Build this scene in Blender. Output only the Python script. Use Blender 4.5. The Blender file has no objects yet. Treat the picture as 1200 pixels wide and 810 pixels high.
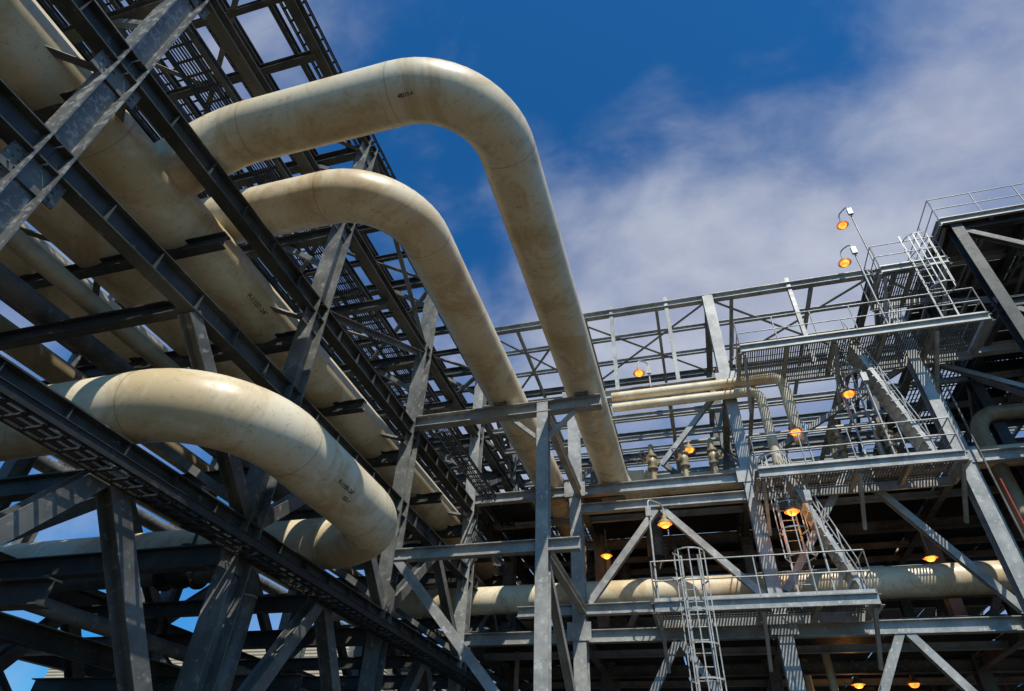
import bpy, math, random
from mathutils import Vector, Matrix
rng=random.Random(7)
H=1.6
sc=bpy.context.scene
# ------------------------------------------------------------ materials
def new_mat(name):
    m=bpy.data.materials.new(name); m.use_nodes=True
    nt=m.node_tree; b=nt.nodes['Principled BSDF']
    return m,nt,b
def noise(nt,scale,detail=6,rough=.6,vec=None,dist=0):
    n=nt.nodes.new('ShaderNodeTexNoise'); n.inputs['Scale'].default_value=scale
    n.inputs['Detail'].default_value=detail; n.inputs['Roughness'].default_value=rough
    n.inputs['Distortion'].default_value=dist
    if vec: nt.links.new(vec,n.inputs['Vector'])
    return n.outputs['Fac']
def maprange(nt,src,a,b,c=0,d=1,smooth=True):
    n=nt.nodes.new('ShaderNodeMapRange')
    if smooth: n.interpolation_type='SMOOTHSTEP'
    nt.links.new(src,n.inputs['Value'])
    for k,v in zip(('From Min','From Max','To Min','To Max'),(a,b,c,d)): n.inputs[k].default_value=v
    return n.outputs['Result']
def mixc(nt,fac,c1,c2):
    n=nt.nodes.new('ShaderNodeMix'); n.data_type='RGBA'
    if isinstance(fac,(int,float)): n.inputs['Factor'].default_value=fac
    else: nt.links.new(fac,n.inputs['Factor'])
    for i,c in ((6,c1),(7,c2)):
        if isinstance(c,tuple): n.inputs[i].default_value=(*c,1)
        else: nt.links.new(c,n.inputs[i])
    return n.outputs[2]
def coords(nt,scale=(1,1,1)):
    t=nt.nodes.new('ShaderNodeTexCoord'); mp=nt.nodes.new('ShaderNodeMapping')
    mp.inputs['Scale'].default_value=scale
    nt.links.new(t.outputs['Object'],mp.inputs['Vector']); return mp.outputs['Vector']
def bump(nt,b,src,strength,dist=.02):
    n=nt.nodes.new('ShaderNodeBump'); n.inputs['Strength'].default_value=strength; n.inputs['Distance'].default_value=dist
    nt.links.new(src,n.inputs['Height']); nt.links.new(n.outputs['Normal'],b.inputs['Normal'])
def steel(name,c1,c2,c3,metal=.35,rough=.5,lo=.56,rust=.6):
    m,nt,b=new_mat(name); v=coords(nt)
    n1=noise(nt,1.3,4,.65,v); n2=noise(nt,7,6,.75,v)
    c=mixc(nt,maprange(nt,n1,.35,.65),c1,c2)
    c=mixc(nt,maprange(nt,n2,lo,lo+.08),c,c3)
    rs=maprange(nt,noise(nt,3.1,5,.8,coords(nt,(1,1,.35))),.64,.76,0,rust)
    c=mixc(nt,rs,c,(.11,.075,.045))
    nt.links.new(c,b.inputs['Base Color']); b.inputs['Metallic'].default_value=metal
    nt.links.new(maprange(nt,n2,.3,.7,rough-.12,rough+.15),b.inputs['Roughness'])
    return m
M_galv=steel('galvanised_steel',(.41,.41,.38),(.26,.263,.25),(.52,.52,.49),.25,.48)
M_dark=steel('shaded_weathered_steel',(.08,.082,.075),(.042,.043,.04),(.18,.18,.17),.2,.5,.6)  # darker steel copy: rack shade put into the base colour, besides weathering specks
M_dim=steel('shaded_galvanised_steel',(.19,.192,.18),(.10,.102,.096),(.29,.29,.275),.25,.55)  # dimmer copy of the galvanised steel, with shade painted into its tones
M_near=steel('flaking_galvanised_steel',(.17,.175,.165),(.12,.122,.117),(.34,.34,.32),.25,.5,.50,.4)
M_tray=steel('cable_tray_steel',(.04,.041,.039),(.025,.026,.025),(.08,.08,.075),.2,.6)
M_rail=steel('handrail_steel',(.46,.46,.43),(.34,.34,.32),(.56,.56,.53),.25,.45)
def pipe_mat(name,c1,c2,stain,k=1):
    m,nt,b=new_mat(name); v=coords(nt)
    c=mixc(nt,maprange(nt,noise(nt,.7,4,.6,v),.35,.7),c1,c2)
    # broad yellow-brown weathering patches
    c=mixc(nt,maprange(nt,noise(nt,.55,6,.7,coords(nt,(1.2,1.2,.6)),1.0),.44,.60,0,.75*k),c,stain)
    n9=noise(nt,9,6,.8,v)
    c=mixc(nt,maprange(nt,n9,.52,.72,0,.5*k),c,(.20,.14,.075))
    # scuffed, flaked patches with ragged edge
    c=mixc(nt,maprange(nt,noise(nt,1.5,9,.85,coords(nt,(1,1,1.7)),1.5),.615,.645,0,.7*k),c,(.16,.12,.07))
    c=mixc(nt,maprange(nt,noise(nt,4.5,8,.9,coords(nt,(1,.45,1)),.6),.655,.685,0,.7*k),c,(.08,.065,.045))
    nt.links.new(c,b.inputs['Base Color'])
    nt.links.new(maprange(nt,n9,.3,.7,.3,.5),b.inputs['Roughness'])
    bump(nt,b,n9,.05,.02)
    return m
M_pipe=pipe_mat('cream_painted_pipe',(.79,.70,.51),(.72,.61,.41),(.55,.40,.20))
M_pipe2=pipe_mat('tan_painted_pipe',(.46,.38,.25),(.38,.30,.19),(.28,.20,.10))
M_weld=pipe_mat('pipe_weld',(.62,.53,.37),(.56,.46,.30),(.42,.30,.15))
def simple(name,col,rough=.5,metal=0,n=.25):
    m,nt,b=new_mat(name); v=coords(nt)
    d=tuple(x*(1-n) for x in col); e=tuple(min(1,x*(1+n)) for x in col)
    nt.links.new(mixc(nt,maprange(nt,noise(nt,5,4,.7,v),.3,.7),d,e),b.inputs['Base Color'])
    b.inputs['Roughness'].default_value=rough; b.inputs['Metallic'].default_value=metal
    return m
M_black=simple('black_paint',(.02,.02,.022),.4)
M_ink=simple('stencil_ink',(.05,.042,.034),.6)
M_red=simple('red_conduit_paint',(.30,.05,.03),.5)
m,nt,b=new_mat('orange_lamp_glass'); b.inputs['Base Color'].default_value=(.9,.25,.03,1)
b.inputs['Emission Color'].default_value=(1,.27,.035,1)
v=coords(nt); nt.links.new(maprange(nt,noise(nt,6,2,.5,v),.3,.7,1.5,3.2),b.inputs['Emission Strength']); M_glass=m
M_hood=simple('lamp_hood_enamel',(.42,.25,.12),.4)
m,nt,b=new_mat('ribbed_cladding'); v=coords(nt)
w=nt.nodes.new('ShaderNodeTexWave'); w.bands_direction='Z'; w.inputs['Scale'].default_value=1.6; nt.links.new(v,w.inputs['Vector'])
nt.links.new(mixc(nt,maprange(nt,noise(nt,.8,6,.6,v),.3,.7),(.44,.38,.27),(.36,.31,.22)),b.inputs['Base Color']); b.inputs['Roughness'].default_value=.7
bump(nt,b,w.outputs['Fac'],.6,.05); M_clad=m
m,nt,b=new_mat('gravel_ground'); v=coords(nt)
nt.links.new(mixc(nt,maprange(nt,noise(nt,3,8,.8,v),.3,.7),(.05,.042,.032),(.10,.086,.065)),b.inputs['Base Color']); b.inputs['Roughness'].default_value=.95
bump(nt,b,noise(nt,12,6,.8,v),.6,.05); M_ground=m

# ------------------------------------------------------------ mesh builder
class MB:
    def __init__(s): s.v=[]; s.f=[]; s.sm=[]
    def add(s,vs,fs,smooth=False):
        o=len(s.v); s.v+= [tuple(x) for x in vs]; s.f+=[tuple(i+o for i in f) for f in fs]; s.sm+=[smooth]*len(fs)
    def obj(s,name,mat,parent=None):
        me=bpy.data.meshes.new(name); me.from_pydata([(x,y,z+H) for x,y,z in s.v],[],s.f)
        me.polygons.foreach_set('use_smooth',s.sm); me.materials.append(mat); me.update()
        o=bpy.data.objects.new(name,me); sc.collection.objects.link(o)
        if parent: o.parent=parent
        return o
def empty(name):
    o=bpy.data.objects.new(name,None); sc.collection.objects.link(o); return o
def frame(p0,p1,up):
    d=(p1-p0).normalized(); u=up-d*up.dot(d)
    if u.length<1e-4: u=Vector((0,1,0))-d*d.y
    u.normalize(); return d,u,d.cross(u)
def V(*a): return Vector(a)
def prism(mb,prof,p0,p1,up):
    p0=Vector(p0);p1=Vector(p1); j=Vector([rng.uniform(-.004,.004) for _ in range(3)]); p0=p0+j;p1=p1+j
    d,u,s=frame(p0,p1,Vector(up)); n=len(prof)
    vs=[p0+s*a+u*b for a,b in prof]+[p1+s*a+u*b for a,b in prof]
    fs=[(i,(i+1)%n,(i+1)%n+n,i+n) for i in range(n)]+[tuple(range(n))[::-1],tuple(range(n,2*n))]
    mb.add(vs,fs)
def ib(mb,p0,p1,h=.35,w=.25,up=(0,0,1),tf=.022,tw=.014):
    h2=h/2;w2=w/2;t=tw/2
    prism(mb,[(-w2,-h2),(w2,-h2),(w2,-h2+tf),(t,-h2+tf),(t,h2-tf),(w2,h2-tf),(w2,h2),(-w2,h2),(-w2,h2-tf),(-t,h2-tf),(-t,-h2+tf),(-w2,-h2+tf)],p0,p1,up)
def ang(mb,p0,p1,a=.1,up=(0,0,1),t=.012):
    prism(mb,[(0,0),(a,0),(a,t),(t,t),(t,a),(0,a)],p0,p1,up)
def chan(mb,p0,p1,h=.2,w=.08,up=(0,0,1),t=.012):
    h2=h/2
    prism(mb,[(0,-h2),(w,-h2),(w,-h2+t),(t,-h2+t),(t,h2-t),(w,h2-t),(w,h2),(0,h2)],p0,p1,up)
def bar(mb,p0,p1,a=.05,b=.05,up=(0,0,1)):
    prism(mb,[(-a/2,-b/2),(a/2,-b/2),(a/2,b/2),(-a/2,b/2)],p0,p1,up)
def tube(mb,p0,p1,r=.03,n=8):
    p0=Vector(p0);p1=Vector(p1); d,u,s=frame(p0,p1,V(0.1,.2,1))
    vs=[];
    for p in (p0,p1):
        for i in range(n):
            a=2*math.pi*i/n; vs.append(p+s*math.cos(a)*r+u*math.sin(a)*r)
    mb.add(vs,[(i,(i+1)%n,(i+1)%n+n,i+n) for i in range(n)],True)
    mb.add(vs[:n],[tuple(range(n))[::-1]]); mb.add(vs[n:],[tuple(range(n))])
def plate(mb,c,sx,sy,sz):
    c=Vector(c); j=[rng.uniform(-.003,.003) for _ in range(3)]; c=c+V(*j)
    vs=[c+V(a*sx/2,b_*sy/2,d*sz/2) for d in (-1,1) for a,b_ in ((-1,-1),(1,-1),(1,1),(-1,1))]
    mb.add(vs,[(3,2,1,0),(4,5,6,7),(0,1,5,4),(1,2,6,5),(2,3,7,6),(3,0,4,7)])
def fillet(pts,R,n=14):
    pts=[Vector(p) for p in pts]; out=[pts[0]]; marks=[]
    for i in range(1,len(pts)-1):
        a=(pts[i-1]-pts[i]).normalized(); b=(pts[i+1]-pts[i]).normalized()
        ang_=math.pi-a.angle(b)
        if ang_<.02: continue
        Ri=R[i-1] if isinstance(R,(list,tuple)) else R
        tl=Ri*math.tan(ang_/2); tl=min(tl,(pts[i-1]-pts[i]).length*.5 if i>1 else 1e9,(pts[i+1]-pts[i]).length*.499 if i<len(pts)-2 else 1e9)
        Re=tl/math.tan(ang_/2); c=pts[i]+(a+b).normalized()*(Re/math.cos(ang_/2))
        s=pts[i]+a*tl-c; axis=(-a).cross(b).normalized()
        k=max(4,int(n*ang_/1.57))
        for q in range(k+1):
            out.append(c+Matrix.Rotation(ang_*q/k,3,axis)@s)
        marks+= [(pts[i]+a*tl,a),(pts[i]+b*tl,b)]
    out.append(pts[-1]); return out,marks
def sweep(mb,path,r,n=40,caps=True):
    prev=None; rings=[]; N=len(path)
    for i,p in enumerate(path):
        d=(path[min(i+1,N-1)]-path[max(i-1,0)]).normalized()
        if prev is None: u=frame(V(0,0,0),d,V(0.3,.2,1))[1]
        else: u=prev-d*prev.dot(d); u.normalize()
        prev=u; s=d.cross(u)
        rr=r[i] if isinstance(r,list) else r
        rings.append([p+s*math.cos(2*math.pi*k/n)*rr+u*math.sin(2*math.pi*k/n)*rr for k in range(n)])
    vs=[v for r_ in rings for v in r_]; fs=[]
    for i in range(N-1):
        for k in range(n):
            fs.append((i*n+k,i*n+(k+1)%n,(i+1)*n+(k+1)%n,(i+1)*n+k))
    mb.add(vs,fs,True)
    if caps: mb.add(rings[0],[tuple(range(n))[::-1]]); mb.add(rings[-1],[tuple(range(n))])
def stencil(root,txt,p,axis,radial,r,size=.16):
    """painted lettering wrapped on the pipe surface: text runs along axis"""
    cu=bpy.data.curves.new('t','FONT'); cu.body=txt; cu.size=size; cu.align_x='CENTER'; cu.align_y='CENTER'; cu.offset=.002
    to=bpy.data.objects.new('t',cu); sc.collection.objects.link(to)
    bpy.context.view_layer.update()
    me=to.evaluated_get(bpy.context.evaluated_depsgraph_get()).to_mesh()
    p=Vector(p); a=Vector(axis).normalized(); n_=Vector(radial); n_=(n_-a*n_.dot(a)).normalized(); s_=n_.cross(a)
    R_=r+.005; vs=[]
    for v_ in me.vertices:
        th=v_.co.y/R_; vs.append(p+a*v_.co.x+(n_*math.cos(th)+s_*math.sin(th))*R_)
    fs=[tuple(f.vertices) for f in me.polygons]
    mb=MB(); mb.add(vs,fs); bpy.data.objects.remove(to); mb.obj('stencilled_lettering',M_ink,root)
def pipe(name,pts,r,R=None,mat=None,n=40,extra_welds=(),bands=True):
    root=empty(name); mb=MB(); path,marks=fillet(pts,R or 3*r)
    sweep(mb,path,r,n); mb.obj('pipe_body',mat or M_pipe,root)
    if bands:
        wb=MB()
        for c,d in list(marks)+[(Vector(c),Vector(d)) for c,d in extra_welds]:
            d=d.normalized(); sweep(wb,[c-d*.012,c-d*.005,c+d*.005,c+d*.012],r+.003,n,False)
        if wb.v: wb.obj('weld_seams',M_weld,root)
    return root
def flange(mb,c,d,r,t=.07):
    c=Vector(c);d=Vector(d).normalized(); sweep(mb,[c-d*t,c-d*.005],r,28); sweep(mb,[c+d*.005,c+d*t],r,28)
    _,u,s=frame(c,c+d,V(.1,.2,1))
    for k in range(12):
        a=k*math.pi/6; q=c+(u*math.cos(a)+s*math.sin(a))*(r*.87); tube(mb,q-d*(t+.03),q+d*(t+.03),r*.05,6)

# ------------------------------------------------------------ camera (world axes expressed in camera space)
Yc=Vector((255,-580,-707)).normalized(); Zc=Vector((40,880,-707)); Zc=(Zc-Yc*Zc.dot(Yc)).normalized(); Xc=Yc.cross(Zc)
cam=bpy.data.cameras.new('camera'); co=bpy.data.objects.new('camera',cam); sc.collection.objects.link(co)
R=Matrix((Xc,Yc,Zc)); co.matrix_world=Matrix.Translation((0,0,H))@R.to_4x4()
cam.sensor_width=36; cam.lens=705/1200*36; cam.clip_end=3000; sc.camera=co

# ------------------------------------------------------------ ground
g=MB(); g.add([(-900,-900,-H),(900,-900,-H),(900,900,-H),(-900,900,-H)],[(0,1,2,3)]); g.obj('ground',M_ground)

# ------------------------------------------------------------ left pipe rack
XR=-7.0; XB=-13.2
YS=[-2.65,2.6,8.13,13.35,18.65,23.9,29.2,34.4,39.7]
rack=empty('pipe_rack')
c=MB();gd=MB();cb=MB();br=MB();nearc=MB();cp=MB()
for y in YS:
    ib(nearc if y<5 else c,(XR,y,-H),(XR,y,14.9),.38,.36,up=(0,1,0))
    ib(c,(XB,y,-H),(XB,y,14.9),.36,.34,up=(0,1,0))
    ib(c,(-19.5,y,-H),(-19.5,y,9),.36,.34,up=(0,1,0))
    plate(cp,(XR,y,-H+.02),.6,.6,.04); plate(cp,(XB,y,-H+.02),.6,.6,.04)
    for z in (3.3,6.3,8.6-.75,11.2,14.7):
        ib(cb,(XB,y,z),(XR,y,z),.36,.22)
    for z in (3.3,7.6): ib(cb,(-19.5,y,z),(XB,y,z),.36,.22)
    for z in (3.25,6.0,8.3,11.3,14.4):
        plate(cp,(XR+.04,y,z),.022,.75,.5)
        for a_ in (-.28,-.2,.2,.28):
            for b_ in (-.16,-.05,.06,.17): tube(cp,(XR+.03,y+a_,z+b_),(XR+.075,y+a_,z+b_),.016,6)
for i in range(len(YS)-1):
    y0,y1=YS[i],YS[i+1]; ym=(y0+y1)/2
    for z,h in ((3.6,.42),(6.34,.40),(8.6,.40),(11.5,.3),(14.75,.32)):
        ib(gd,(XR+.02,y0+.01,z),(XR+.02,y1-.01,z),h,.26)
        ib(gd,(XB,y0+.01,z),(XB,y1-.01,z),h,.24)
        for k in range(1,6): # web stiffeners
            if z<9: plate(gd,(XR+.085,y0+(y1-y0)*k/6,z),.1,.014,h-.05)
    ib(gd,(-19.5,y0,3.6),(-19.5,y1,3.6),.4,.24)
    for z in (6.3,7.85,11.2,14.7):
        ib(cb,(XB,ym,z),(XR,ym,z),.28,.18)
    ib(cb,(XB,ym,3.3),(XR,ym,3.3),.28,.18)
    for q in (.25,.75): ib(cb,(XB,y0+(y1-y0)*q,14.7),(XR,y0+(y1-y0)*q,14.7),.2,.14)
    for X in (XR,XB):
        ib(br,(X,ym,6.15),(X,y1-.1,3.85),.24,.24,up=(1,0,0))
        if i!=1: ib(br,(X,ym,6.15),(X,y0+.1,3.85),.24,.24,up=(1,0,0))
        ib(br,(X,ym,3.4),(X,y1-.1,.0),.26,.26,up=(1,0,0))
        ib(br,(X,ym,3.4),(X,y0+.1,.0),.26,.26,up=(1,0,0))
        if i in (2,4): 
            ang(br,(X,y0+.2,8.8),(X,y1-.2,11.3),.14,up=(1,0,0)); ang(br,(X,y1-.2,11.6),(X,y0+.2,14.6),.14,up=(1,0,0))
    for z in (8.4,14.6):
        ang(br,(XR,y0,z),(XB,y1,z),.13); ang(br,(XB,y0,z-.15),(XR,y1,z-.15),.13)
    # low-level pipe sleepers behind
    ib(cb,(-19.5,ym,1.2),(XB,ym,1.2),.3,.2); ib(gd,(XB+.05,y0,1.2),(XB+.05,y1,1.2),.34,.22)
    ib(cb,(XB,ym,1.9),(XR,ym,1.9),.3,.2); ib(gd,(-10.1,y0,2.1),(-10.1,y1,2.1),.3,.2)
for y in YS:
    bar(br,(XR-.1,y,10),(XR-1.6,y,11.1),.12,.12); bar(br,(XR-.1,y,13.4),(XR-1.6,y,14.5),.12,.12)
    ang(br,(XR-.1,y,4),(XB+.1,y,7.6),.14)
    ib(br,(XB+.1,y,3.2),(XR-.1,y,-1.2),.2,.2,up=(0,1,0))
# floor plates on the low tier (behind the first pipe rows)
fl=MB()
for i in range(1,len(YS)-1):
    for k in range(3):
        if rng.random()<.75: plate(fl,(-18.3+k*2.05,(YS[i]+YS[i+1])/2,3.95),2.0,YS[i+1]-YS[i]-.1,.02)
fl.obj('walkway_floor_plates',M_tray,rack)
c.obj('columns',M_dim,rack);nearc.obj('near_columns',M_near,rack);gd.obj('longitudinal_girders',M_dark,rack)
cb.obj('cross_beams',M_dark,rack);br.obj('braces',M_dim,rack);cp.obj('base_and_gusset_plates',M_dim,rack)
up=MB()
for x,z,h in ((-7.6,14.95,.2),(-8.7,14.95,.2),(-9.9,14.95,.2),(-11.2,14.95,.2),(-7.7,11.65,.18),(-12.2,11.65,.18),(-10.2,11.65,.16)):
    ib(up,(x,-4,z),(x,40,z),h,.12)
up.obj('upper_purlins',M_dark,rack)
def tray(name,x,z,w,y0,y1,solid=False,step=.3):
    mb=MB()
    for s in (-1,1): chan(mb,(x+s*w/2,y0,z),(x+s*w/2,y1,z),.13,.03)
    y=y0
    while y<y1:
        bar(mb,(x-w/2,y,z-.05),(x+w/2,y,z-.05),.05,.025); y+=step
    o=empty(name); mb.obj('rails_and_rungs',M_tray,o)
    cb_=MB()
    k=int(w/.07)
    for q in range(k):
        if rng.random()<(.9 if solid else .4):
            xx=x-w/2+.05+q*.07; r=rng.uniform(.015,.03)
            tube(cb_,(xx,y0,z-.03+r),(xx,y1,z-.03+r),r,6)
    if cb_.v: cb_.obj('cables',M_black,o)
for x,z,w,s in ((-8.3,12.0,.8,1),(-10.8,12.05,.9,0),(-7.3,15.4,.6,0),(-9.3,15.4,.8,1),(-11.6,15.4,.9,0)):
    tray('cable_tray',x,z,w,-4,40,s)
tray('cable_tray',-6.35,8.95,.45,14,40,False)
tray('cable_tray',XR+.42,3.25,.5,-3,40,False,.25)
for x,z,r,m_ in ((-7.3,9.3,.05,M_dim),(-12.3,9.0,.16,M_pipe2),(-7.6,4.0,.09,M_dim),(-8.8,12.9,.07,M_dim),(-12.7,12.1,.2,M_pipe2),(-11.9,15.3,.15,M_dim),(-12.8,15.2,.1,M_dim),(-9.2,6.75,.16,M_pipe2),(-10.3,6.8,.2,M_dim),(-11.6,6.8,.25,M_pipe2),(-15,7.95,.3,M_pipe2),(-16.5,8,.4,M_pipe),(-17.9,7.9,.22,M_dim),(-14.5,1.6,.2,M_dim),(-16,1.7,.3,M_pipe2),(-18,1.6,.2,M_dim),(-11.5,2.4,.2,M_pipe2),(-9.2,2.3,.12,M_dim)):
    pipe('utility_pipe',[(x,-5,z),(x,40,z)],r,mat=m_,n=16,bands=False)

# ------------------------------------------------------------ big cream pipes
PR=.52; ZP=9.6; ZH=8.45
o=pipe('header_pipe',[(-8.1,-8,ZH),(-8.1,40,ZH)],.55,extra_welds=[((-8.1,y,ZH),(0,1,0)) for y in (1.2,3.4,5.4,11,17,23)])
stencil(o,'P-1107-24"',(-8.1,7.2,ZH),(0,1,0),(.75,-.3,-.62),.55,.14)
pipe('header_pipe',[(-10,-8,ZH),(-10,40,ZH)],.55,extra_welds=[((-10,y,ZH),(0,1,0)) for y in (2,8,14,20)])
pipe('header_pipe',[(-11.8,-8,ZH),(-11.8,40,ZH)],.5)
YE=20.0
o=pipe('expansion_loop_pipe',[(-8.25,4.45,ZH+.1),(-6.9,4.45,ZP),(-2.1,4.45,ZP),(-2.1,YE,ZP),(-1.05,YE,ZP)],PR,[1.5,1.5,.75],extra_welds=[((-2.1,14.6,ZP),(0,1,0))])
t_=MB(); sweep(t_,[V(-1.05,YE,ZP),V(-.6,YE,ZP-.08),V(14,YE,ZP-.08)],[PR,.34,.34],36); t_.obj('reducer_and_outlet_run',M_pipe,o)
t_=MB(); tube(t_,(-2.1,19.3,8.75),(-2.1,19.3,9.3),.3,24); plate(t_,(-2.1,19.3,8.74),.8,.8,.03)
t_.obj('dummy_leg_support',M_dim,o)
stencil(o,'48213-A',(-3.3,4.45,ZP),(1,0,0),(0,-.35,-.93),PR,.08)
o=pipe('expansion_loop_pipe',[(-10,6.1,ZH+.1),(-9.2,6.1,ZP),(-4.34,6.1,ZP),(-4.34,30,ZP)],PR,1.5,extra_welds=[((-4.34,15,ZP),(0,1,0))])
o=pipe('expansion_loop_pipe',[(-16,5.5,4.5),(-5.65,5.5,4.5),(-5.65,10.8,4.5),(-19,10.8,4.5)],.52,1.45,extra_welds=[((-7.2,10.8,4.5),(1,0,0))])
stencil(o,'P-1109-24"',(-5.65,8.0,4.5),(0,1,0),(.78,-.3,-.45),.52,.11)
stencil(o,'GD-7',(-5.65,8.2,4.5),(0,1,0),(.62,-.3,-.62),.52,.09)
# ------------------------------------------------------------ mid goal-post frames carrying the loops
gp=empty('pipe_support_frame'); a=MB()
Ym=13.35
ib(a,(-3.17,Ym,-H),(-3.17,Ym,9.0),.3,.3,up=(0,1,0))
ib(a,(XR,Ym-.02,8.85),(-1.6,Ym-.02,8.85),.34,.28)
ib(a,(XR,Ym-.02,5.1),(-2.3,Ym-.02,5.1),.28,.22)
ib(a,(-3.17,Ym,8.8),(-3.17,18.65,8.8),.28,.2)
ib(a,(-3.17,Ym,5.1),(-3.17,18.65,5.1),.24,.2)
bar(a,(-3.1,Ym,7.9),(-2.3,Ym,8.7),.1,.1); bar(a,(-3.25,Ym,7.9),(-4.1,Ym,8.7),.1,.1)
ib(a,(-3.17,Ym,5.0),(-3.17,18.5,1.0),.2,.2,up=(1,0,0))
ib(a,(-6.8,Ym,5.0),(-3.3,Ym,1.2),.2,.2,up=(0,1,0))
a.obj('frame_steel',M_galv,gp)
s=MB()
for x in (-2.1,-4.34): plate(s,(x,Ym,9.06),.35,.5,.1); 
s.obj('pipe_shoes',M_dim,gp)

# ------------------------------------------------------------ main transverse structure
st=empty('process_steel_structure')
D=18.65
XS=[-7.0,-3.3,2.2,8.15,13.8,19.5]
ROWS=[D,23.6,28.6,33.6,38.6]
LV=(4.4,8.9,12.6,16.6)
col=MB();bm=MB();bc=MB();far=MB();top=MB()
for j,y in enumerate(ROWS):
    for x in XS:
        zt=16.6
        if x>8: zt=14.6
        ib(col if j==0 else far,(x,y,-H),(x,y,zt),.42,.38,up=(0,1,0))
    for z in LV:
        for k in range(len(XS)-1):
            t=bm if j==0 else far
            ib(t,(XS[k]+.1,y,z),(XS[k+1]-.1,y,z),.34 if z<16 else .28,.24)
    for k in range(len(XS)-1):
        if (j+k)%2==0 and j>0:
            xm=(XS[k]+XS[k+1])/2
            for z0,z1 in ((4.6,8.8),(9.2,12.4)):
                ib(far,(xm,y,z1),(XS[k]+.15,y,z0),.2,.2,up=(0,1,0)); ib(far,(xm,y,z1),(XS[k+1]-.15,y,z0),.2,.2,up=(0,1,0))
for x in XS:
    for z in LV:
        ib(far,(x,D,z+.03),(x,38.6,z+.03),.3,.22)
    for j in range(4):
        if rng.random()<.7: ib(far,(x,ROWS[j],9.3),(x,ROWS[j+1],12.4),.16,.16,up=(1,0,0))
        if rng.random()<.7: ib(far,(x,ROWS[j+1],12.8),(x,ROWS[j],16.4),.14,.14,up=(1,0,0))
for z,ys in ((16.6,(20.3,22,25.3,27,30.2,32)),(12.6,(20.3,22,25.3,27,30.2,31.8,35.5)),(8.9,(21.1,25.5,27,31)),(4.4,(21,26,31))):
    for y in ys:
        ib(top,(XS[0],y,z+.02),(XS[-1],y,z+.02),.2,.14)
for k in range(9):
    x=-5.6+k*2.9
    for z in (16.55,12.55): 
        ib(top,(x,D,z-.02),(x,33,z-.02),.16,.12)
for k in range(len(XS)-1):
    ang(top,(XS[k],D,16.5),(XS[k+1],23.6,16.5),.11); ang(top,(XS[k],23.6,16.45),(XS[k+1],D,16.45),.11)
for x in (0.6,-1.6,5.2): ib(top,(x,D+.02,12.7),(x,D+.02,17.0),.16,.14,up=(0,1,0))
ib(bm,(-5.2,D-.05,5.12),(2.1,D-.05,5.12),.3,.24)
ib(bm,(-3.2,D-.04,8.25),(2.1,D-.04,8.25),.3,.24)
for x0,x1,z0,z1 in ((-.75,-3.0,8.05,5.3),(-.55,1.9,8.05,5.3),(4.95,2.5,4.25,.2),(5.15,7.9,4.25,.2),(5.0,2.5,8.8,5.4),(5.2,7.9,8.8,4.7),(-.6,-3.1,4.2,.3),(-.5,1.9,4.2,.3)):
    ib(bc,(x0,D,z0),(x1,D,z1),.2,.2,up=(0,1,0))
for x0,x1,z0,z1 in ((2.4,7.9,9.3,12.4),(-.4,2,9.6,12.4),(8.3,13.6,4.7,8.8),(13.6,8.3,9.2,12.5)):
    ib(bc,(x0,D,z0),(x1,D,z1),.16,.16,up=(0,1,0))
ib(col,(7.7,D-.9,-H),(7.7,D-.9,12.2),.34,.3,up=(0,1,0))
for q in range(10): bar(col,(7.75,D-.8,q*1.3-.8),(8.1,D-.1,q*1.3-.3),.07,.07)
for x in XS[1:4]:
    for z in (4.5,8.9,12.6): plate(col,(x,D-.23,z),.7,.022,.5)
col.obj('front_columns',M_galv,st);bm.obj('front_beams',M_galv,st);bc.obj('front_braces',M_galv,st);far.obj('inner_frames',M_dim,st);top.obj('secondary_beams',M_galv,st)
dk=MB(); gr=MB()
def grating(mb,x0,x1,y0,y1,z,sp=.1):
    x=x0
    while x<x1:
        bar(mb,(x,y0,z),(x,y1,z),.035,.03); x+=sp
    y=y0
    while y<y1:
        bar(mb,(x0,y,z+.012),(x1,y,z+.012),.03,.012); y+=.35
for z,prob in ((4.72,.97),(9.25,.85),(12.9,.0)):
    for k in range(len(XS)-1):
        for j in range(4):
            x0,x1,y0,y1=XS[k]+.02,XS[k+1]-.02,ROWS[j]+.35,ROWS[j+1]+.3
            if z>12 and not k>=3: continue
            for h_ in (0,1):
                xa=x0+(x1-x0)*h_/2; xb=x0+(x1-x0)*(h_+1)/2-.05
                if rng.random()<prob: plate(dk,((xa+xb)/2,(y0+y1)/2,z),xb-xa,y1-y0-.03,.02)
                elif rng.random()<.5: grating(gr,xa,xb,y0,y1,z,.13)
dk.obj('chequer_plate_floors',M_tray,st); gr.obj('interior_gratings',M_tray,st)

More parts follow.
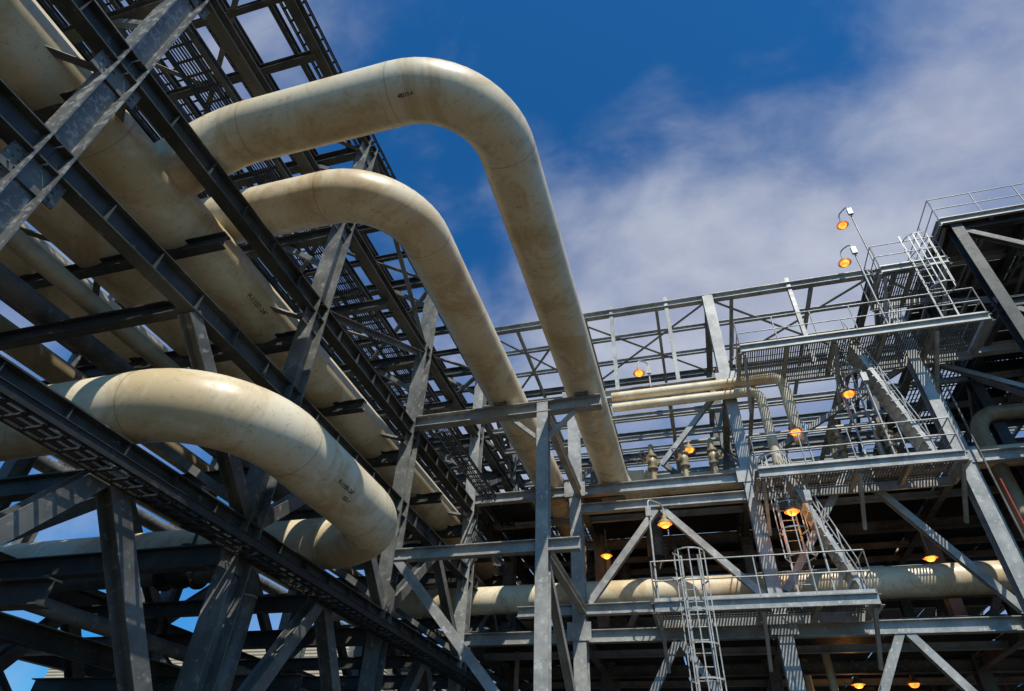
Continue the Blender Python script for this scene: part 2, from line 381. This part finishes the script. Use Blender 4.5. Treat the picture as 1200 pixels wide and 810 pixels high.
# ------------------------------------------------------------ access platforms
def railing(mb,pts,h=1.08,posts=1.25):
    pts=[Vector(p) for p in pts]
    for a_,b_ in zip(pts[:-1],pts[1:]):
        L=(b_-a_).length; n=max(1,round(L/posts))
        for i in range(n+1):
            p=a_+(b_-a_)*i/n; tube(mb,p,p+V(0,0,h),.02,6)
        for f in (1,.52): tube(mb,a_+V(0,0,h*f),b_+V(0,0,h*f),.02,6)
        bar(mb,a_+V(0,0,.06),b_+V(0,0,.06),.01,.12)
def platform(name,x0,x1,y0,y1,z,rails=None,brk=True,sp=.1,solid=False):
    o=empty(name); e=MB(); gmb=MB(); r=MB()
    for p,q in (((x0,y0,z-.12),(x1,y0,z-.12)),((x1,y1,z-.12),(x0,y1,z-.12)),((x0,y1,z-.12),(x0,y0,z-.12)),((x1,y0,z-.12),(x1,y1,z-.12))):
        chan(e,p,q,.26,.09)
    n=max(2,int((x1-x0)/1.3))
    for i in range(1,n):
        x=x0+(x1-x0)*i/n; ib(e,(x,y0+.02,z-.11),(x,y1-.02,z-.11),.16,.1)
    if brk:
        for i in range(0,n+1,2):
            x=min(x1-.1,max(x0+.1,x0+(x1-x0)*i/n)); bar(e,(x,y0+.15,z-.25),(x,y1,z-1.35),.09,.09)
    if solid:
        nx=int((x1-x0)/1.5); ny=int((y1-y0)/2)
        for i in range(nx):
            for j in range(ny): plate(gmb,(x0+(x1-x0)*(i+.5)/nx,y0+(y1-y0)*(j+.5)/ny,z+.03),(x1-x0)/nx-.03,(y1-y0)/ny-.03,.02)
    else: grating(gmb,x0+.05,x1-.05,y0,y1,z+.03,sp)
    e.obj('platform_frame',M_galv,o); gmb.obj('platform_decking',M_dim,o)
    railing(r,rails or [(x0,y1,z),(x0,y0,z),(x1,y0,z),(x1,y1,z)]); r.obj('handrails',M_rail,o)
    return o
Z1,Z2,Z3=4.75,8.25,12.4
platform('access_platform',-1.0,4.3,16.9,D-.3,Z1,sp=.08)
platform('access_platform',2.3,7.5,16.9,D-.3,Z2,sp=.08)
platform('access_platform',2.6,9.6,16.5,D-.3,Z3,sp=.07)
platform('access_platform',7.7,9.7,17.0,18.9,15.3,sp=.08)
platform('access_platform',9.9,19.0,16.6,24,16.7,solid=True)

# upper right tower
tw=empty('steel_tower'); t=MB();t2=MB();t3=MB()
TX=(10.3,14.6,18.8); TY=(16.8,20.4,23.8)
for x in TX:
    for y in TY:
        ib(t,(x,y,-H),(x,y,16.5),.36,.34,up=(0,1,0))
for z in (4.4,9,12.9,16.4):
    for y in TY:
        ib(t,(TX[0],y,z),(TX[2],y,z),.34,.22)
    for x in (10.3,12.4,14.6,16.8,18.8): ib(t,(x,TY[0],z-.02),(x,TY[2],z-.02),.3,.2)
for z0,z1 in ((4.6,8.8),(9.2,12.7),(13.1,16.2)):
    for x in (10.3,14.6): 
        ib(t2,(x,16.8,z0),(x,20.3,z1),.18,.18,up=(1,0,0)); ib(t2,(x,20.5,z1),(x,23.7,z0),.18,.18,up=(1,0,0))
    ib(t2,(10.5,16.8,z1),(14.4,16.8,z0),.18,.18,up=(0,1,0))
    ib(t2,(14.8,16.8,z1),(18.6,16.8,z0),.18,.18,up=(0,1,0))
for z in (9.25,13.15):
    for i in range(5):
        for j in range(4): 
            if rng.random()<.85: plate(t3,(11.3+i*1.62,17.6+j*1.75,z),1.58,1.7,.02)
for q in range(12): bar(t3,(11.8,20.1,13.6+q*.22),(18.6,20.1,13.6+q*.22),.03,.2,up=(0,.6,1))
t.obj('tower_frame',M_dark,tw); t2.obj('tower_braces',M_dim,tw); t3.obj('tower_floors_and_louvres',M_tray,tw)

def caged(x,y,z0,z1,cage0=2.2):
    o=empty('caged_ladder'); m1=MB()
    for s_ in (-.22,.22): bar(m1,(x+s_,y,z0),(x+s_,y,z1+1.0),.05,.02,up=(0,1,0))
    z=z0+.3
    while z<z1+.2: tube(m1,(x-.22,y,z),(x+.22,y,z),.013,6); z+=.3
    m2=MB(); z=z0+cage0; hoops=[]
    while z<z1+1.05: hoops.append(z); z+=.75
    P=[V(x+.38*math.cos(a_),y-.35-.38*math.sin(a_)+.0,0) for a_ in [math.pi*k/8 for k in range(9)]]
    P=[V(x+.22,y,0)]+P+[V(x-.22,y,0)]
    for hz in hoops:
        for p,q in zip(P[:-1],P[1:]): bar(m2,p+V(0,0,hz),q+V(0,0,hz),.01,.04)
    for k in (1,3,5,7,9): bar(m2,P[k]+V(0,0,hoops[0]),P[k]+V(0,0,hoops[-1]),.028,.01)
    m1.obj('ladder',M_rail,o); m2.obj('safety_cage',M_rail,o)
caged(0.05,16.75,-H,4.9); caged(2.95,18.1,4.8,8.1,1.2); caged(5.75,18.1,8.3,12.2,1.8); caged(8.9,16.95,12.5,15.6,1.2)
def stair(p0,p1,w=.7):
    o=empty('ship_stair'); mb=MB(); p0=Vector(p0);p1=Vector(p1); d=p1-p0; s_=V(0,w/2,0) if abs(d.x)>abs(d.y) else V(w/2,0,0)
    for k in (-1,1):
        chan(mb,p0+s_*k,p1+s_*k,.12,.05)
        for f in (.95,.5): tube(mb,p0+s_*k+V(0,0,f),p1+s_*k+V(0,0,f),.02,6)
        for i in range(5): q=p0+d*i/4+s_*k; tube(mb,q,q+V(0,0,.95),.02,6)
    n=int(abs(d.z)/.22)
    for i in range(1,n): 
        q=p0+d*i/n; bar(mb,q-s_,q+s_,.22,.03)
    mb.obj('stair_flight',M_rail,o)
stair((4.2,17.6,Z1),(3.1,17.6,Z2)); stair((6.9,17.3,Z2),(5.9,17.3,Z3))

# ------------------------------------------------------------ lamps
def lamp(x,y,z,base=None,light=True):
    o=empty('industrial_lamp'); hood=MB();gl=MB();po=MB()
    def lathe(mb,prof,n=20):
        rings=[[V(x+r*math.cos(2*math.pi*k/n),y+r*math.sin(2*math.pi*k/n),z+h) for k in range(n)] for r,h in prof]
        vs=[v_ for r_ in rings for v_ in r_]
        mb.add(vs,[(i*n+k,i*n+(k+1)%n,(i+1)*n+(k+1)%n,(i+1)*n+k) for i in range(len(prof)-1) for k in range(n)],True)
    lathe(hood,[(.001,.26),(.06,.25),(.07,.16),(.12,.13),(.19,.06),(.215,0),(.205,.0),(.18,.05),(.1,.115),(.001,.12)])
    lathe(gl,[(.001,-.10),(.06,-.095),(.11,-.07),(.14,-.02),(.145,.02),(.13,.05)])
    if base is not None:
        bx,by,bz=base
        tube(po,(bx,by,bz),(bx,by,z+.45),.03); path,_=fillet([(bx,by,z+.4),(bx,by,z+.6),(x,y,z+.6),(x,y,z+.25)],.15,6); sweep(po,path,.025,8)
        bar(po,(bx,by-.05,z+.05),(bx,by-.05,z+.35),.16,.1)
    else: tube(po,(x,y,z+.25),(x,y,z+1.0),.025)
    hood.obj('hood',M_hood,o);gl.obj('lit_globe',M_glass,o);po.obj('pole_arm',M_rail,o)
    if light:
        l=bpy.data.lights.new('lamp_bulb','POINT'); l.energy=14; l.color=(1,.45,.12); l.shadow_soft_size=.12
        lo=bpy.data.objects.new('lamp_bulb',l); lo.location=(x,y,z+H-.22); sc.collection.objects.link(lo); lo.parent=o
for p in (((7.5,17.7,18.4),(7.75,17.3,15.3),0),((6.7,16.9,15.7),(7.0,16.6,Z3),0),((-.75,18.2,13.1),(-.4,18.4,12.6),0),((5.5,17.5,10.8),(5.9,17.0,Z2),0),((3.0,17.5,7.2),(3.4,17.0,Z1)),((-.5,17.5,7.1),(-.9,17.0,Z1)),((.63,20.6,11.1),None,0),((7.45,22,7.2),None),((4.7,24,4.0),None),((-2.84,22,7.9),None),((3.8,18.0,9.95),(4.1,18.2,Z2),0),((6.3,24,4.0),None,0),((9.5,26,4.0),None,0),((12,22,8.2),None,0)):
    lamp(*p[0],p[1],len(p)<3)

# ------------------------------------------------------------ secondary pipes in the structure
pipe('product_pipe',[(-14,19.9,5.9),(18,19.9,5.9)],.43,extra_welds=[((x,19.9,5.9),(1,0,0)) for x in (-5,0,5)])
pipe('product_pipe',[(-3.0,21.0,6.0),(18,21.0,6.0)],.3,mat=M_pipe2)
pipe('vent_pipe',[(-1.8,18.2,12.2),(3.9,18.2,12.2),(3.9,18.2,9.7)],.17,.35)
pipe('vent_pipe',[(-1.8,18.2,11.75),(3.1,18.2,11.75),(3.1,18.2,8.9)],.15,.35)
for k in range(26):
    y=rng.uniform(20.6,37); z=rng.choice((4.9,5.2,9.5,9.8,13.0)); r=rng.choice((.08,.12,.18,.25,.3))
    x0=rng.uniform(-8,8); x1=x0+rng.uniform(5,16)
    pipe('process_pipe',[(x0,y,z-2),(x0,y,z+r),(min(x1,19),y,z+r),(min(x1,19),y+2.5,z+r)],r,r*3,mat=rng.choice((M_pipe2,M_dim,M_pipe)),n=18,bands=False)
for k in range(10):
    x=rng.uniform(9,17.5); y=rng.uniform(19.2,23); z=rng.uniform(3,11); r=rng.choice((.06,.1,.16,.24))
    pipe('riser_pipe',[(x,y,z-4),(x,y,z+3),(x+2.5,y,z+3)],r,r*3,mat=rng.choice((M_pipe2,M_dim)),n=18,bands=False)

def valve(c,d,r=.16,wheel=(0,0,1),mat=None):
    o=empty('gate_valve'); b1=MB(); w1=MB(); c=Vector(c); d=Vector(d).normalized(); w_=Vector(wheel)
    flange(b1,c-d*r*1.9,d,r*1.5,.03); flange(b1,c+d*r*1.9,d,r*1.5,.03)
    prof=[(-1.9,1),(-1.2,1.05),(-.6,1.3),(0,1.4),(.6,1.3),(1.2,1.05),(1.9,1)]
    n=20; _,u,s_=frame(c,c+d,V(.1,.2,1))
    vs=[c+d*a_*r+(u*math.cos(2*math.pi*k/n)+s_*math.sin(2*math.pi*k/n))*q*r for a_,q in prof for k in range(n)]
    b1.add(vs,[(i*n+k,i*n+(k+1)%n,(i+1)*n+(k+1)%n,(i+1)*n+k) for i in range(6) for k in range(n)],True)
    sweep(b1,[c,c+w_*r*2.4],r*.8,16); sweep(b1,[c+w_*r*2.3,c+w_*r*2.6],r*1.1,16); tube(w1,c+w_*r*2.5,c+w_*r*5,r*.18)
    hc=c+w_*r*4.6; _,u,s_=frame(hc,hc+w_,V(.3,.9,.1)); R_=r*1.7
    path=[hc+(u*math.cos(a_)+s_*math.sin(a_))*R_ for a_ in [2*math.pi*k/24 for k in range(25)]]; sweep(w1,path,r*.12,8,False)
    for k in range(3): a_=k*math.pi/3; q=(u*math.cos(a_)+s_*math.sin(a_))*R_; tube(w1,hc-q,hc+q,r*.08,6)
    b1.obj('valve_body',mat or M_pipe2,o); w1.obj('handwheel',M_black,o)
for x in (-.7,.35,1.3,5.2,6.6): 
    valve((x,19.0,9.9),(0,0,1),.12,(-.6,-.8,0) if x<1 else (.8,-.6,0))
    pipe('drain_pipe',[(x,19.0,9.2),(x,19.0,10.6),(x,YE,10.6),(x,YE,9.6)],.09,.2,mat=M_pipe2,n=16)
valve((-9.4,9.6,3.6),(1,0,0),.2,(0,0,1),M_black); pipe('drain_pipe',[(-14,9.6,3.6),(-7.8,9.6,3.6),(-7.8,9.6,1)],.2,.5,mat=M_dim,n=20)
for k,x in enumerate((8.45,8.6)):
    pipe('conduit',[(x,18.2,-H),(x,18.2,8.0 if k else 12.2)],.03,mat=M_red if k else M_dim,n=8,bands=False)

# ------------------------------------------------------------ distant clad building
bd=empty('clad_building'); w=MB(); w.add([(x,y,z) for z in (-H,9.6) for x,y in ((-46,38),(-20,38),(-20,54),(-46,54))],[(0,1,5,4),(1,2,6,5),(2,3,7,6),(3,0,4,7),(4,5,6,7)]); w.obj('walls',M_clad,bd)
w=MB(); bar(w,(-46.2,37.9,9.7),(-19.8,37.9,9.7),.3,.25); bar(w,(-19.9,38,9.7),(-19.9,54,9.7),.3,.25)
for x in range(-44,-21,4):
    bar(w,(x,37.97,6.0),(x+2,37.97,6.0),.06,1.2)
w.obj('roof_trim_and_louvres',M_dark,bd)

# ------------------------------------------------------------ sky + sun
el=math.radians(54); az=math.radians(152)
sunv=Vector((math.sin(az)*math.cos(el),math.cos(az)*math.cos(el),math.sin(el)))
L=bpy.data.lights.new('sun','SUN'); L.energy=4.6; L.angle=math.radians(.5); L.color=(1,.94,.83)
lo=bpy.data.objects.new('sun',L); lo.rotation_euler=(-sunv).to_track_quat('-Z','Y').to_euler(); sc.collection.objects.link(lo)
W=bpy.data.worlds.new('World'); sc.world=W; W.use_nodes=True; nt=W.node_tree; bg=nt.nodes['Background']
sk=nt.nodes.new('ShaderNodeTexSky'); sk.sky_type='NISHITA'; sk.sun_disc=False; sk.sun_elevation=el; sk.sun_rotation=az
tc=nt.nodes.new('ShaderNodeTexCoord'); dirv=tc.outputs['Generated']
def blob(d,a,b_,amp):
    n=nt.nodes.new('ShaderNodeVectorMath'); n.operation='DOT_PRODUCT'; nt.links.new(dirv,n.inputs[0]); n.inputs[1].default_value=Vector(d).normalized()
    return maprange(nt,n.outputs['Value'],a,b_,0,amp)
def addn(a,b_):
    n=nt.nodes.new('ShaderNodeMath'); n.operation='ADD'; nt.links.new(a,n.inputs[0]); nt.links.new(b_,n.inputs[1]); return n.outputs[0]
mp=nt.nodes.new('ShaderNodeMapping'); mp.inputs['Scale'].default_value=(1.0,1.6,1.2); mp.inputs['Rotation'].default_value=(.3,.2,.5); nt.links.new(dirv,mp.inputs['Vector'])
f=noise(nt,2.2,7,.5,mp.outputs['Vector'],.3)
f2=maprange(nt,noise(nt,7,5,.55,mp.outputs['Vector'],.3),.25,.75,-.09,.09)
f=addn(f,f2)
for args in (((.194,.606,.771),.88,1.0,.27),((-.234,.53,.815),.95,1.0,-.26),((.14,.38,.92),.93,1.0,-.30),((.45,.45,.77),.88,1.0,.04),((-.6,.3,.74),.8,1.0,.16),((-.1,.9,.4),.75,1.0,.2)):
    f=addn(f,blob(*args))
mask=maprange(nt,f,.38,.98,0,.95)
tint=nt.nodes.new('ShaderNodeMix'); tint.data_type='RGBA'; tint.blend_type='MULTIPLY'; tint.inputs['Factor'].default_value=1
nt.links.new(sk.outputs[0],tint.inputs[6]); tint.inputs[7].default_value=(.15,.80,1.4,1)
cl=mixc(nt,maprange(nt,noise(nt,5,5,.6,mp.outputs['Vector']),.3,.7),(4.1,4.5,5.9),(5.5,5.9,7.0))
nt.links.new(mixc(nt,mask,tint.outputs[2],cl),bg.inputs['Color']); bg.inputs['Strength'].default_value=.095
sc.view_settings.view_transform='Standard'; sc.view_settings.look='None'; sc.view_settings.exposure=0
